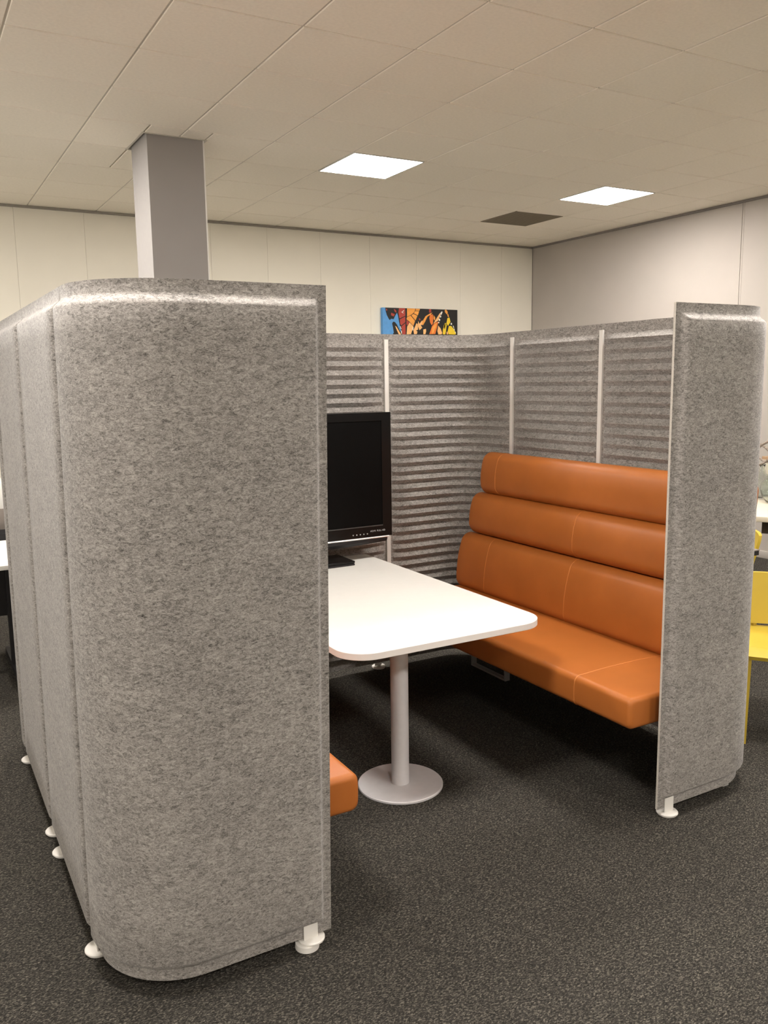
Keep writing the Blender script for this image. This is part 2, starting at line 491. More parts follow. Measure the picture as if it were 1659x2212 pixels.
def panel(s0, s1, first, last):
    sset = {s0, s1}
    for e, sg in ((s0, 1), (s1, -1)):
        fl = .010 if not ((e == 0) or (e == TOT)) else .022
        for k in range(5): sset.add(e + sg * (fl + RM * .8 * k / 4))
        for k in range(3): sset.add(e + sg * (fl * k / 2))
    for a0, a1 in ARCS:
        for k in range(19):
            v = a0 + (a1 - a0) * k / 18
            if s0 < v < s1: sset.add(v)
    v = s0 + .1
    while v < s1 - .06:
        sset.add(v); v += .1
    SS = sorted(sset)
    SS = [v for i, v in enumerate(SS) if i == 0 or v - SS[i - 1] > .0008]
    SS[-1] = s1
    f0 = .022 if s0 == 0 else .010
    f1 = .022 if s1 == TOT else .010
    zset = {ZB, ZT}
    for k in range(7):
        zset.add(ZT - FL - RM * k / 6); zset.add(ZB + FL + RM * k / 6)
    zo = sorted(zset | {ZB + .01, ZT - .008} | {ZB + .2 * i for i in range(1, 10)})
    # inner heights follow the ribs
    zi = [ZB, ZB + .03]
    z = ZB + .05
    while z < ZT - .06:
        for fr in (0, .05, .40, .45, .50, .95):
            zi.append(z + fr * PITCH_R)
        z += PITCH_R
    topz = z
    zi += [topz, ZT - .03, ZT]
    zi = sorted(set(zi))
    verts, faces, fmi = [], [], []
    def outer_off(s, z):
        a = min(sm((s - s0 - f0) / (RM * .8)), sm((s1 - f1 - s) / (RM * .8)))
        b = min(sm((ZT - FL - z) / RM), sm((z - ZB - FL) / RM))
        return PO * min(a, b)
    def rib(z):
        # from below going up: undercut (faces down) 36 %, then long slope facing up
        if z < ZB + .05 or z > topz: return 0
        f = ((z - ZB - .05) / PITCH_R) % 1.0
        pts = ((0, 0), (.05, .05), (.40, .95), (.45, 1), (.50, .96), (.95, .04), (1, 0))
        for (a, u), (b, w) in zip(pts, pts[1:]):
            if f <= b: return u + (w - u) * (f - a) / (b - a)
        return 0
    def inner_off(s, z):
        a = min(sm((s - s0 - .024) / .02), sm((s1 - .024 - s) / .02))
        return -.010 - AMP * rib(z) * a
    def V(s, z, off):
        p, n = path(s)
        q = p + n * off
        return (q.x - boff.x + lean(s, z), q.y - boff.y, z)
    no = len(zo); ni = len(zi)
    for s in SS:
        for z in zo: verts.append(V(s, z, outer_off(s, z)))
    base = len(verts)
    for s in SS:
        for z in zi: verts.append(V(s, z, inner_off(s, z)))
    for i in range(len(SS) - 1):
        for j in range(no - 1):
            a = i * no + j
            faces.append((a, a + 1, a + no + 1, a + no)); fmi.append(0)
        for j in range(ni - 1):
            a = base + i * ni + j
            faces.append((a, a + ni, a + ni + 1, a + 1)); fmi.append(0)
        # top and bottom edges
        a, b = i * no + no - 1, base + i * ni + ni - 1
        faces.append((a, b, b + ni, a + no)); fmi.append(1)
        a, b = i * no, base + i * ni
        faces.append((a, a + no, b + ni, b)); fmi.append(1)
    for i, flip in ((0, False), (len(SS) - 1, True)):
        A = [i * no + j for j in range(no)]; B = [base + i * ni + j for j in range(ni)]
        f = tuple(A + B[::-1]); f = f if not flip else f[::-1]
        faces.append(f); fmi.append(1)
    return from_data('felt_panel', verts, faces, [FELT, FELT_EDGE], booth, True, fmi, angle=50)
G = .0012
for i, (a, b) in enumerate(zip(cuts, cuts[1:])):
    panel(a + (G if i else 0), b - (G if i < 9 else 0), i == 0, i == 9)
# white seam rails inside
for s in cuts[1:-1]:
    p, n = path(s); t = Vector((-n.y, n.x))
    w, d0, d1 = .0125, -.0105, -.021
    vs = []
    for z in (.075, ZT - .030):
        for uu, dd in ((-w, d0), (w, d0), (w, d1), (-w, d1)):
            q = p + t * uu + n * dd
            vs.append((q.x - boff.x + lean(s, z), q.y - boff.y, z))
    from_data('seam_rail', vs, [(0, 1, 2, 3), (7, 6, 5, 4), (0, 4, 5, 1), (1, 5, 6, 2), (2, 6, 7, 3), (3, 7, 4, 0)], WHITE_METAL, booth, smooth=False)
# feet: low cup, round disc, and a clip tab
def foot(s, cup=.006, shift=(0, 0)):
    p, n = path(s)
    fx, fy = p.x - boff.x - n.x * .004, p.y - boff.y - n.y * .004
    z0 = cup
    o = lathe('foot', [(0, z0), (.040, z0), (.0415, z0 + .002), (.0415, z0 + .006), (.039, z0 + .009), (0, z0 + .0095)], WHITE_METAL, booth, n=40, cx=fx + shift[0], cy=fy + shift[1])
    lathe('glide', [(0, 0), (.034, 0), (.037, .002), (.036, z0 - .001), (.030, z0), (0, z0)], WHITE_METAL, o, n=40, cx=fx, cy=fy)
    t = Vector((-n.y, n.x)); w = .023
    vs = []
    for z in (z0 + .008, z0 + .068):
        for uu, dd in ((-w, .0015), (w, .0015), (w, .0055), (-w, .0055)):
            q = p + t * uu + n * dd
            vs.append((q.x - boff.x + shift[0] * .6, q.y - boff.y, z))
    from_data('clip_tab', vs, [(0, 1, 2, 3), (7, 6, 5, 4), (0, 4, 5, 1), (1, 5, 6, 2), (2, 6, 7, 3), (3, 7, 4, 0)], WHITE_METAL, o, smooth=False)
    return o
foot(.080, .020, (.016, .004)); foot(TOT - .060)
for y in (2.475, 3.10, 3.27, 4.0): foot(s_left(y))
for y in (2.52, 3.09, 3.24, 3.86): foot(s_right(y))
for x in (.95, 1.10, 2.36, 2.51): foot(s_back(x))

# ------------------------------------------------------------------ benches
def rr_profile(a, b, r, bulge, n=7, nf=12, inset=0.0, back_bulge=0.0):
    """rounded rectangle, half width a (local u, front is -a), half height b; bulge pushes the -u side out"""
    a2, b2 = a - inset, b - inset
    r2 = max(.001, min(r, a2 - .001, b2 - .001))
    pts = []
    def push(u, v):
        if u < 0:
            u -= bulge * max(0, 1 - (v / b) ** 2) * min(1, -u / a)
        pts.append((u, v))
    for cu, cv, a0 in ((a2 - r2, b2 - r2, 0), (-(a2 - r2), b2 - r2, 90), (-(a2 - r2), -(b2 - r2), 180), (a2 - r2, -(b2 - r2), 270)):
        for k in range(n + 1):
            t = math.radians(a0 + 90 * k / n)
            push(cu + r2 * math.cos(t), cv + r2 * math.sin(t))
        if a0 == 90:
            for k in range(1, nf):
                push(-a2, (b2 - r2) * (1 - 2 * k / nf))
        if a0 == 0:
            for k in range(1, 6):
                push((a2 - r2) * (1 - 2 * k / 6), b2)
        if a0 == 180:
            for k in range(1, 6):
                push(-(a2 - r2) * (1 - 2 * k / 6), -b2)
    return pts
def cushion(name, cx, cz, a, b, r, bulge, tilt, y0, y1, er, seams, parent, crown=0.0):
    """extruded along y with rounded ends; tilt rotates the section (top leans back to +u)"""
    ct, st = math.cos(tilt), math.sin(tilt)
    def place(u, v, y, ex=0):
        cr = 0
        if crown and v > 0:
            cr = crown * (1 - (u / a) ** 2) * sm(min(y - y0, y1 - y) / .25)
        v = v + cr
        return (cx + u * ct + v * st, y, cz - u * st + v * ct)
    ysl = []
    for k in range(7):
        ph = math.pi / 2 * k / 6
        ysl.append((y0 + er * (1 - math.sin(ph)), er * (1 - math.cos(ph))))
    ysl = ysl[::-1]
    st_ = [(y0 + er * (1 - math.cos(math.pi / 2 * k / 6)), er * (1 - math.sin(math.pi / 2 * k / 6))) for k in range(7)]
    mid = [(y0 + er + (y1 - y0 - 2 * er) * k / 24, 0) for k in range(1, 24)]
    en = [(y1 - (y - y0), i) for y, i in st_[::-1]]
    allr = st_ + mid + en
    verts, faces = [], []
    n = None
    for y, ins in allr:
        pr_ = rr_profile(a, b, r, bulge, inset=ins)
        n = len(pr_)
        for u, v in pr_: verts.append(place(u, v, y))
    for i in range(len(allr) - 1):
        for k in range(n):
            j = (k + 1) % n
            faces.append((i * n + k, i * n + j, (i + 1) * n + j, (i + 1) * n + k))
    faces.append(tuple(range(n))[::-1]); faces.append(tuple(range(len(verts) - n, len(verts))))
    me_o = from_data(name, verts, faces, LEATHER, parent, angle=60)
    for ys_ in seams:
        vs, fs = [], []
        for dy, off in ((-.0042, -.0008), (-.0016, .0013), (.0016, .0013), (.0042, -.0008)):
            pr_ = rr_profile(a, b, r, bulge, inset=-off)
            for u, v in pr_: vs.append(place(u, v, ys_ + dy))
        for i in range(3):
            for k in range(n):
                j = (k + 1) % n
                fs.append((i * n + k, i * n + j, (i + 1) * n + j, (i + 1) * n + k))
        from_data('seam', vs, fs, STITCH, me_o, angle=80)
    return me_o
BEN_Y0, BEN_Y1 = 2.212, 4.095
def bench(label, mirror):
    cxb = 2.60
    t = thing('bench', label, 'bench', ((1.729 - (cxb - 1.729)) if mirror else cxb, (BEN_Y0 + BEN_Y1) / 2, 0), 0, 'orange leather booth benches')
    o0 = len(bpy.data.objects)
    yo = (BEN_Y0 + BEN_Y1) / 2
    def Y(y): return y - yo
    parts = []
    ya, yb = Y(BEN_Y0), Y(BEN_Y1)
    P = []
    # seat: x 2.315-2.875, z .385-.49
    P.append(cushion('seat', 2.594 - cxb, .427, .282, .063, .024, .004, 0, ya, yb, .020, [Y(2.52), Y(3.40)], t, crown=.008))
    # three back rolls, leaning back
    tl = math.radians(9.5)
    P.append(cushion('backrest_roll', 2.876 - cxb, .640, .058, .166, .048, .022, tl, ya + .008, yb - .004, .026, [Y(3.80), Y(3.133)], t))
    P.append(cushion('backrest_roll', 2.928 - cxb, .925, .056, .121, .048, .022, tl, ya + .008, yb - .05, .026, [Y(3.145)], t))
    P.append(cushion('backrest_roll', 2.962 - cxb, 1.163, .052, .121, .046, .020, math.radians(6.5), ya + .008, yb - .105, .026, [Y(3.834)], t))
    for p in P: pass
    P.append(boxes('seat_pan', [(2.46 - cxb, 2.97 - cxb, ya + .06, yb - .04, .352, .3638)], SILVER_SHADED, t, bevel=.002))
    P.append(boxes('back_frame', [(2.955 - cxb, 2.985 - cxb, ya + .08, ya + .12, .388, 1.2)], WHITE_METAL, t))
    P.append(boxes('back_frame', [(2.955 - cxb, 2.985 - cxb, yb - .14, yb - .10, .388, 1.2)], WHITE_METAL, t))
    bw, th = .034, .010
    for y0 in (3.686, 2.31 if mirror else 2.205):
        y1 = y0 + .331
        P.append(boxes('leg_frame', [(2.857 - cxb, 2.857 + bw - cxb, Y(y0), Y(y0) + th, .0105, .352), (2.857 - cxb, 2.857 + bw - cxb, Y(y1) - th, Y(y1), .0105, .352),
                                     (2.857 - cxb, 2.857 + bw - cxb, Y(y0), Y(y1), .0, .0105)], SILVER_SHADED, t))
    if mirror:
        for p in list(t.children):
            for q in [p] + list(p.children):
                for v in q.data.vertices: v.co.x = -v.co.x
                q.data.flip_normals()
    return t
bench('long tan-orange leather bench with three-roll back along the right felt wall', False)
bench('tan-orange leather bench mostly hidden behind the near left felt panel', True)

# ------------------------------------------------------------------ table
TZ, TH = .715, .027
tx0, tx1, ty0, ty1 = 1.328, 2.262, 2.62, 4.232
tcx, tcy = 1.714, 2.925
tb = thing('meeting_table', 'white rounded-corner table on a silver grey pedestal between the orange benches', 'table', (tcx, tcy, 0))
def top_outline(ins, R=.125):
    pts = []
    for cx, cy, a0, r in ((tx1 - R, ty1 - .03, 0, .03), (tx0 + R, ty1 - .03, 90, .03), (tx0 + R, ty0 + R, 180, R), (tx1 - R, ty0 + R, 270, R)):
        if r < R: cx = tx1 - r if a0 == 0 else tx0 + r
        for k in range(13):
            a = math.radians(a0 + 90 * k / 12)
            pts.append((cx + (r - ins) * math.cos(a) - tcx, cy + (r - ins) * math.sin(a) - tcy))
    return pts
rings = [(.0015, TZ - TH), (0, TZ - TH + .0015), (0, TZ - .0015), (.0015, TZ)]
vs, fs, fm = [], [], []
for ins, z in rings:
    vs += [(u, v, z) for u, v in top_outline(ins)]
n = len(top_outline(0))
for i in range(3):
    for k in range(n):
        fs.append((i * n + k, i * n + (k + 1) % n, (i + 1) * n + (k + 1) % n, (i + 1) * n + k)); fm.append(1)
fs.append(tuple(range(n))[::-1]); fm.append(0)
fs.append(tuple(range(3 * n, 4 * n))); fm.append(0)
from_data('tabletop', vs, fs, [TABLE_TOP, TABLE_EDGE], tb, True, fm, angle=30)
lathe('pole', [(0, .012), (.038, .012), (.038, .0135), (.0375, .016), (.0375, TZ - TH - .006), (.0375, TZ - TH - .002), (0, TZ - TH - .002)], SILVER, tb, n=48)
lathe('base_plate', [(0, 0), (.178, 0), (.181, .002), (.181, .009), (.178, .012), (0, .0125)], SILVER, tb, n=96)
boxes('mounting_plate', [(-.13, .13, -.13, .13, TZ - TH - .006, TZ - TH)], SILVER, tb)
boxes('wall_bracket', [(-.30, .30, 1.25, 1.304, TZ - TH - .05, TZ - TH)], SILVER, tb, bevel=.002)

# ------------------------------------------------------------------ television
tvx, tvy = 1.735, 4.05
tv = thing('television', 'large black flat television on its stand at the far table end', 'television', (tvx, tvy + .06, TZ))
W2, TZ0, TZ1 = .600, .846, 1.531
def L3(b): return (b[0], b[1], b[2] - tvy - .06, b[3] - tvy - .06, b[4] - TZ, b[5] - TZ)
bz = .058
boxes('housing', [L3((-W2, W2, tvy + .004, tvy + .055, TZ0, TZ1))], BLACK_GLOSS, tv, bevel=.004)
boxes('bezel', [L3((-W2, W2, tvy - .004, tvy + .006, TZ1 - .045, TZ1)), L3((-W2, -W2 + bz, tvy - .004, tvy + .006, TZ0, TZ1 - .045)), L3((W2 - bz, W2, tvy - .004, tvy + .006, TZ0, TZ1 - .045)),
                L3((-W2 + bz, W2 - bz, tvy - .004, tvy + .006, TZ0, TZ0 + .062))], BLACK_GLOSS, tv)
boxes('screen', [L3((-W2 + bz, W2 - bz, tvy + .0005, tvy + .005, TZ0 + .062, TZ1 - .045))], SCREEN, tv)
boxes('screen_rim', [L3((-W2 + bz, W2 - bz, tvy - .006, tvy - .003, TZ0 + .060, TZ0 + .066))], mat('rim_plastic', (.05, .05, .05), .3), tv)
sweep('chrome_strip', [(-W2 + .012, -.064, TZ0 - .003 - TZ), (W2 - .02, -.064, TZ0 - .003 - TZ)], .0048, CHROME, tv, n=20)
# curved speaker bar below
bm = bmesh.new()
N_ = 24
prof = []
vs, fs = [], []
for i in range(N_ + 1):
    u = -1 + 2 * i / N_
    xx = u * (W2 - .03)
    dp = .044 - .014 * abs(u) ** 3
    for (yy, zz) in ((-.004, -.007), (-.004, -dp * .6), (.006, -dp), (.045, -dp), (.045, -.007)):
        vs.append((xx, tvy + yy - tvy - .06, TZ0 + zz - TZ))
for i in range(N_):
    for k in range(5):
        fs.append((i * 5 + k, i * 5 + (k + 1) % 5, (i + 1) * 5 + (k + 1) % 5, (i + 1) * 5 + k))
fs.append((0, 1, 2, 3, 4)); fs.append(tuple(N_ * 5 + k for k in (4, 3, 2, 1, 0)))
bm.free()
from_data('speaker_bar', vs, fs, BLACK, tv, angle=30)
boxes('stand_neck', [L3((-.13, .13, tvy + .02, tvy + .05, TZ + .02, TZ0 - .02))], BLACK, tv, bevel=.005)
boxes('stand_base', [L3((-.332, .332, 3.985, 4.190, TZ, TZ + .012))], BLACK, tv, bevel=.004)
boxes('stand_base_top', [L3((-.332, .332, 3.982, 4.192, TZ + .0135, TZ + .026))], BLACK_GLOSS, tv, bevel=.005, seg=3)
for k in range(5):
    lathe('touch_button', [(0, -.0015), (.0035, -.0015), (.0035, .002), (0, .002)], PRINT, tv, n=12, cx=.355 + k * .022)
    o = tv.children[-1] if False else bpy.data.objects[[ob.name for ob in tv.children if ob.name.startswith('touch_button')][-1]]
    for v in o.data.vertices:
        zz = v.co.z; v.co.z = TZ0 + .022 + (v.co.y) - TZ; v.co.y = tvy - .0045 + zz - tvy - .06
def text(name, body, size, m, parent, loc, rot, ext=.0004):
    cu = bpy.data.curves.new(name, 'FONT'); cu.body = body; cu.size = size; cu.extrude = ext
    cu.align_x = 'LEFT'
    ob = bpy.data.objects.new(name, cu); COL.objects.link(ob)
    dg = bpy.context.evaluated_depsgraph_get()
    me = bpy.data.meshes.new_from_object(ob.evaluated_get(dg))
    bpy.data.objects.remove(ob); bpy.data.curves.remove(cu)
    o = finish(name, me, parent, (), smooth=False)
    me.materials.clear(); me.materials.append(m)
    o.location = loc; o.rotation_euler = rot
    return o
text('logo_print', 'HDMI  FULL HD', .0135, PRINT, tv, (.462, -.0645, TZ0 + .030 - TZ), (math.pi / 2, 0, 0))

# ------------------------------------------------------------------ picture on the back wall
PX0, PX1, PZ1 = 4.792, 5.800, 2.512
PY = RY1 - .045
pic = thing('wall_picture', 'canvas picture of orange and yellow tropical leaves on black with blue edge', 'picture', ((PX0 + PX1) / 2, PY + .045, PZ1 - .5))
def PL(x, y, z): return (x - (PX0 + PX1) / 2, y - PY - .045, z - PZ1 + .5)
cv = [(PX0, PX1, PY, PY + .044, PZ1 - 1.0, PZ1)]
m_black = mat('black_paint', (.012, .011, .010), .6)
m_blue = mat('blue_paint', (.10, .32, .66), .6)
m_red = mat('brick_red_paint', (.42, .055, .035), .6)
m_or = mat('orange_paint', (.86, .36, .065), .6)
m_pe = mat('peach_paint', (.90, .50, .20), .6)
m_ye = mat('yellow_paint', (.85, .60, .03), .6)
m_wh = mat('white_paint', (.80, .78, .70), .6)
m_dr = mat('flame_orange_paint', (.80, .20, .03), .6)
PM = [m_black, m_blue, m_red, m_or, m_pe, m_ye, m_wh, m_dr]
bx = cv[0]
can = boxes('canvas', [(PL(bx[0], bx[2], bx[4]) + PL(bx[1], bx[3], bx[5]))[i] and (0) or 0 for i in range(0)] or
            [(PL(PX0, 0, 0)[0], PL(PX1, 0, 0)[0], -.045, -.001, -.5, .5)], m_black, pic)
polys = [  # (material, polygon in picture-crop pixels, crop spans x 218..1435, top y 180..225)
 (1, [(218, 180), (255, 182), (262, 240), (280, 300), (305, 350), (325, 376), (345, 355), (385, 362), (415, 300), (440, 262), (455, 310), (470, 400), (490, 500), (500, 560), (480, 540), (440, 450), (405, 405), (375, 400), (360, 430), (375, 500), (385, 570), (370, 590), (380, 640), (218, 640)]),
 (2, [(268, 200), (285, 205), (282, 232), (270, 225)]),
 (2, [(390, 205), (412, 215), (430, 240), (425, 262), (405, 245)]),
 (2, [(348, 262), (405, 285), (385, 320), (345, 300)]),
 (2, [(472, 192), (570, 198), (572, 310), (480, 352), (462, 260)]),
 (2, [(482, 368), (570, 322), (572, 410), (505, 462), (488, 430)]),
 (2, [(508, 475), (572, 425), (574, 600), (520, 600)]),
 (2, [(590, 375), (635, 415), (600, 465), (588, 440)]),
 (3, [(600, 195), (735, 200), (720, 250), (695, 275), (660, 300), (600, 325)]),
 (3, [(745, 200), (812, 205), (798, 235), (735, 232)]),
 (3, [(732, 240), (795, 242), (775, 305), (708, 275)]),
 (3, [(700, 283), (768, 312), (735, 385), (668, 305)]),
 (3, [(598, 333), (655, 308), (728, 392), (700, 470), (640, 405), (590, 365)]),
 (4, [(640, 415), (700, 480), (660, 600), (590, 600), (600, 480)]),
 (4, [(408, 465), (430, 480), (500, 600), (465, 600), (435, 535)]),
 (4, [(700, 540), (750, 430), (770, 440), (775, 530), (740, 545), (765, 560), (755, 600), (710, 600)]),
 (2, [(790, 365), (800, 350), (818, 370), (805, 388)]),
 (4, [(778, 395), (800, 440), (830, 400), (850, 385), (845, 455), (820, 460), (845, 500), (800, 540), (775, 480)]),
 (3, [(850, 400), (900, 320), (960, 285), (1015, 262), (985, 295), (930, 330), (890, 410), (855, 465), (840, 440)]),
 (4, [(862, 530), (905, 520), (908, 560), (895, 605), (862, 605)]),
 (2, [(958, 208), (990, 210), (998, 245), (980, 270), (958, 262)]),
 (7, [(975, 300), (1020, 290), (1030, 350), (1020, 440), (1000, 465), (975, 420), (962, 350)]),
 (3, [(1035, 305), (1060, 345), (1055, 395), (1035, 370)]),
 (4, [(1040, 420), (1085, 350), (1140, 270), (1150, 290), (1110, 390), (1080, 410), (1030, 440)]),
 (6, [(1150, 265), (1175, 243), (1182, 262), (1165, 300), (1145, 295)]),
 (6, [(1140, 310), (1162, 315), (1155, 345), (1135, 340)]),
 (6, [(1120, 355), (1145, 375), (1138, 400), (1118, 390)]),
 (6, [(1110, 410), (1130, 415), (1122, 438), (1108, 430)]),
 (7, [(960, 605), (985, 540), (1005, 480), (1050, 430), (1110, 410), (1095, 480), (1060, 605)]),
 (3, [(1010, 500), (1060, 440), (1090, 430), (1070, 500), (1020, 600), (1000, 600)]),
 (4, [(1110, 470), (1150, 520), (1175, 590), (1165, 612), (1110, 612), (1095, 560)]),
 (5, [(1185, 612), (1190, 530), (1215, 460), (1235, 430), (1250, 470), (1240, 560), (1228, 615)]),
 (5, [(1215, 540), (1200, 480), (1225, 430), (1235, 450)]),
 (3, [(1220, 230), (1240, 215), (1265, 245), (1270, 275), (1255, 295), (1225, 260)]),
 (3, [(1262, 295), (1278, 285), (1290, 335), (1275, 340)]),
 (5, [(1265, 355), (1300, 345), (1318, 415), (1275, 478), (1248, 440)]),
 (5, [(1290, 480), (1330, 480), (1370, 530), (1410, 605), (1400, 620), (1285, 615), (1270, 560)]),
 (4, [(1250, 575), (1270, 570), (1275, 615), (1250, 615)]),
 (6, [(1318, 440), (1338, 430), (1345, 458), (1325, 465)]),
 (6, [(1355, 475), (1368, 480), (1380, 510), (1368, 515)]),
 (6, [(1372, 520), (1384, 525), (1392, 560), (1380, 555)]),
 (6, [(1392, 570), (1402, 575), (1412, 600), (1400, 600)]),
 (6, [(485, 470), (495, 475), (508, 520), (498, 520)]),
 (6, [(500, 535), (512, 545), (514, 590), (502, 585)]),
 (6, [(690, 490), (702, 485), (700, 530), (685, 545)]),
 (6, [(500, 250), (520, 250), (548, 222), (552, 230), (528, 255), (545, 270), (540, 274), (518, 258)]),
 # continues below the screen edge
 (1, [(218, 640), (380, 640), (420, 800), (500, 1000), (520, 1380), (218, 1380)]),
 (4, [(560, 640), (700, 640), (760, 900), (700, 1250), (600, 1100)]),
 (5, [(1180, 640), (1420, 640), (1380, 900), (1250, 1150), (1150, 900)]),
 (7, [(900, 660), (1060, 640), (1100, 850), (1000, 1200), (900, 1000)]),
]
vs, fs, fm = [], [], []
for mi, pl in polys:
    k = len(vs); m_ = len(pl)
    depth = .0008 + .0002 * (mi == 6) + .0001 * (mi in (3, 4))
    for dz in (0, depth):
        for (x, y) in pl:
            u = (x - 218) / 1217.0
            v = (y - 180 - 45 * u) / 1217.0 * 1.03
            vs.append((PL(PX0, 0, 0)[0] + max(.0, min(1, u)) * (PX1 - PX0), -.0451 - dz, .5 - max(.0, min(.995, v * .845))))
    fs.append(tuple(range(k + m_, k + 2 * m_))); fm.append(mi)
    for i in range(m_):
        fs.append((k + i, k + (i + 1) % m_, k + m_ + (i + 1) % m_, k + m_ + i)); fm.append(mi)
o = from_data('painted_leaves', vs, fs, PM, pic, False, fm)
bm = bmesh.new(); bm.from_mesh(o.data); bmesh.ops.triangulate(bm, faces=[f for f in bm.faces if len(f.verts) > 4]); bm.to_mesh(o.data); bm.free()
boxes('canvas_side', [(PL(PX0, 0, 0)[0] - .003, PL(PX0, 0, 0)[0], -.046, -.001, -.5, .5)], m_blue, pic)

# ------------------------------------------------------------------ yellow chairs
def make_chair(label, loc, rz):
    """faces -y locally; origin on the floor under the seat centre"""
    t = thing('plastic_chair', label, 'chair', loc, rz, 'yellow plastic chairs by the cream table')
    # seat: rounded slab with a dished top and a thick front lip
    nx, ny = 16, 14
    vs, fs = [], []
    def ol(u, v):
        w = .235 + .012 * (-v)              # wider at the front
        x = u * w; y = v * .205
        # round the corners
        k = 1 - .16 * (abs(u) ** 6) * (abs(v) ** 6)
        return x * k, y * k
    for i in range(nx + 1):
        for j in range(ny + 1):
            u, v = -1 + 2 * i / nx, -1 + 2 * j / ny
            x, y = ol(u, v)
            z = .450 - .014 * (1 - u * u) * (1 - v * v) + .012 * (v + 1) / 2 - .030 * max(0, -v - .72) / .28 * 1.0
            vs.append((x, y, z))
    nb = len(vs)
    for i in range(nx + 1):
        for j in range(ny + 1):
            u, v = -1 + 2 * i / nx, -1 + 2 * j / ny
            x, y = ol(u, v)
            vs.append((x * .97, y * .97, .402))
    for i in range(nx):
        for j in range(ny):
            a = i * (ny + 1) + j
            fs.append((a, a + ny + 1, a + ny + 2, a + 1)); fs.append((nb + a, nb + a + 1, nb + a + ny + 2, nb + a + ny + 1))
    rim = [i * (ny + 1) for i in range(nx + 1)] + [nx * (ny + 1) + j for j in range(1, ny + 1)] + [i * (ny + 1) + ny for i in range(nx - 1, -1, -1)] + [j for j in range(ny - 1, 0, -1)]
    for a, b in zip(rim, rim[1:] + rim[:1]):
        fs.append((a, nb + a, nb + b, b)[::-1])
    me = from_data('seat', vs, fs, YELLOW, t, angle=50)
    # backrest: gently curved tapering board with rounded top
    vs, fs = [], []
    nx, nz = 14, 10
    for sd in (0, 1):
        for i in range(nx + 1):
            for j in range(nz + 1):
                u, w = -1 + 2 * i / nx, j / nz
                hw = .205 + .030 * w
                x = u * hw
                z = .475 + (.250 * w) * (1 - .05 * abs(u) ** 8)
                y = .195 + .05 * w - .035 * u * u + (.020 if sd else 0)
                x *= 1 - .05 * (w ** 8)
                vs.append((x, y, z))
    nb = (nx + 1) * (nz + 1)
    for i in range(nx):
        for j in range(nz):
            a = i * (nz + 1) + j
            fs.append((a, a + nz + 1, a + nz + 2, a + 1)); fs.append((nb + a, nb + a + 1, nb + a + nz + 2, nb + a + nz + 1))
    rim = [i * (nz + 1) for i in range(nx + 1)] + [nx * (nz + 1) + j for j in range(1, nz + 1)] + [i * (nz + 1) + nz for i in range(nx - 1, -1, -1)] + [j for j in range(nz - 1, 0, -1)]
    for a, b in zip(rim, rim[1:] + rim[:1]):
        fs.append((a, nb + a, nb + b, b)[::-1])
    from_data('backrest', vs, fs, YELLOW, t, angle=50)
    for sx in (-1, 1):
        sweep('back_post', [(sx * .12, .185, .41), (sx * .122, .20, .46), (sx * .125, .212, .52)], .013, YELLOW, t, n=10)
    def leg(x0, y0, x1, y1):
        vs = []
        for x, y, z, w in ((x0, y0, .404, .026), (x1, y1, 0, .016)):
            for a, b in ((-w, -w), (w, -w), (w, w), (-w, w)): vs.append((x + a, y + b, z))
        return from_data('leg', vs, [(3, 2, 1, 0), (4, 5, 6, 7), (0, 1, 5, 4), (1, 2, 6, 5), (2, 3, 7, 6), (3, 0, 4, 7)], YELLOW, t, smooth=False)
    for sx in (-1, 1):
        leg(sx * .150, -.165, sx * .146, -.205); leg(sx * .145, .165, sx * .150, .215)
    return t
# chair 1: front-left leg (seen from the camera) at (3.32, 2.45), facing the camera
az = math.radians(53.5)
face = Vector((-math.sin(az), -math.cos(az)))
rz1 = math.atan2(face.x, -face.y)     # local -y -> face
right = Vector((math.cos(rz1), math.sin(rz1)))
def from_local(leg_xy, lx, ly, rz):
    c, s = math.cos(rz), math.sin(rz)
    return (leg_xy[0] - (lx * c - ly * s), leg_xy[1] - (lx * s + ly * c), 0)
c1 = from_local((3.300, 2.455), -.146, -.205, rz1 if face.x < 0 else rz1)
make_chair('yellow plastic chair seen from the front just right of the felt booth', c1, rz1)
rz2 = math.radians(-116.6)
c2 = (4.50, 3.665, 0)
dup_src = bpy.data.objects['plastic_chair']
dup(dup_src, c2, rz2, 'farther yellow plastic chair tucked under the brown-grey table, backrest cut by the felt booth')

# ------------------------------------------------------------------ cream table and what stands on it
ct = thing('display_table', 'cream table with tapered wooden legs behind the yellow chairs', 'table', (5.76, 3.19, 0), math.radians(-58))
boxes('tabletop', [(-.90, .90, -.45, .45, .728, .765)], CREAM, ct, bevel=.004)
boxes('apron', [(-.80, .80, -.38, .38, .64, .728)], mat('dark_brown_wood', (.035, .024, .015), .6), ct)
def taper_leg(x, y):
    vs = []
    for z, w, d in ((.64, .035, .035), (0, .02, .02)):
        sx = x
        for a, b in ((-w, -d), (w, -d), (w, d), (-w, d)): vs.append((sx + a, y + b, z))
    from_data('leg', vs, [(3, 2, 1, 0)[::-1], (4, 5, 6, 7), (0, 1, 5, 4), (1, 2, 6, 5), (2, 3, 7, 6), (3, 0, 4, 7)], WOOD, ct, smooth=False)
for x in (-.72, .72):
    for y in (-.30, .30): taper_leg(x, y)
# grey-topped table beside the booth
st = thing('side_table', 'brown-grey table with black edge between the felt booth and the farther yellow chair', 'table', (3.80, 3.40, 0))
boxes('tabletop', [(-.37, .39, -.33, .33, .714, .72)], BROWNG, st)
boxes('top_edge', [(-.368, .388, -.328, .328, .688, .714)], BLACK, st)
for x in (-.33, .33):
    for y in (-.29, .29): boxes('leg', [(x - .012, x + .012, y - .012, y + .012, 0, .688)], BLACK, st)

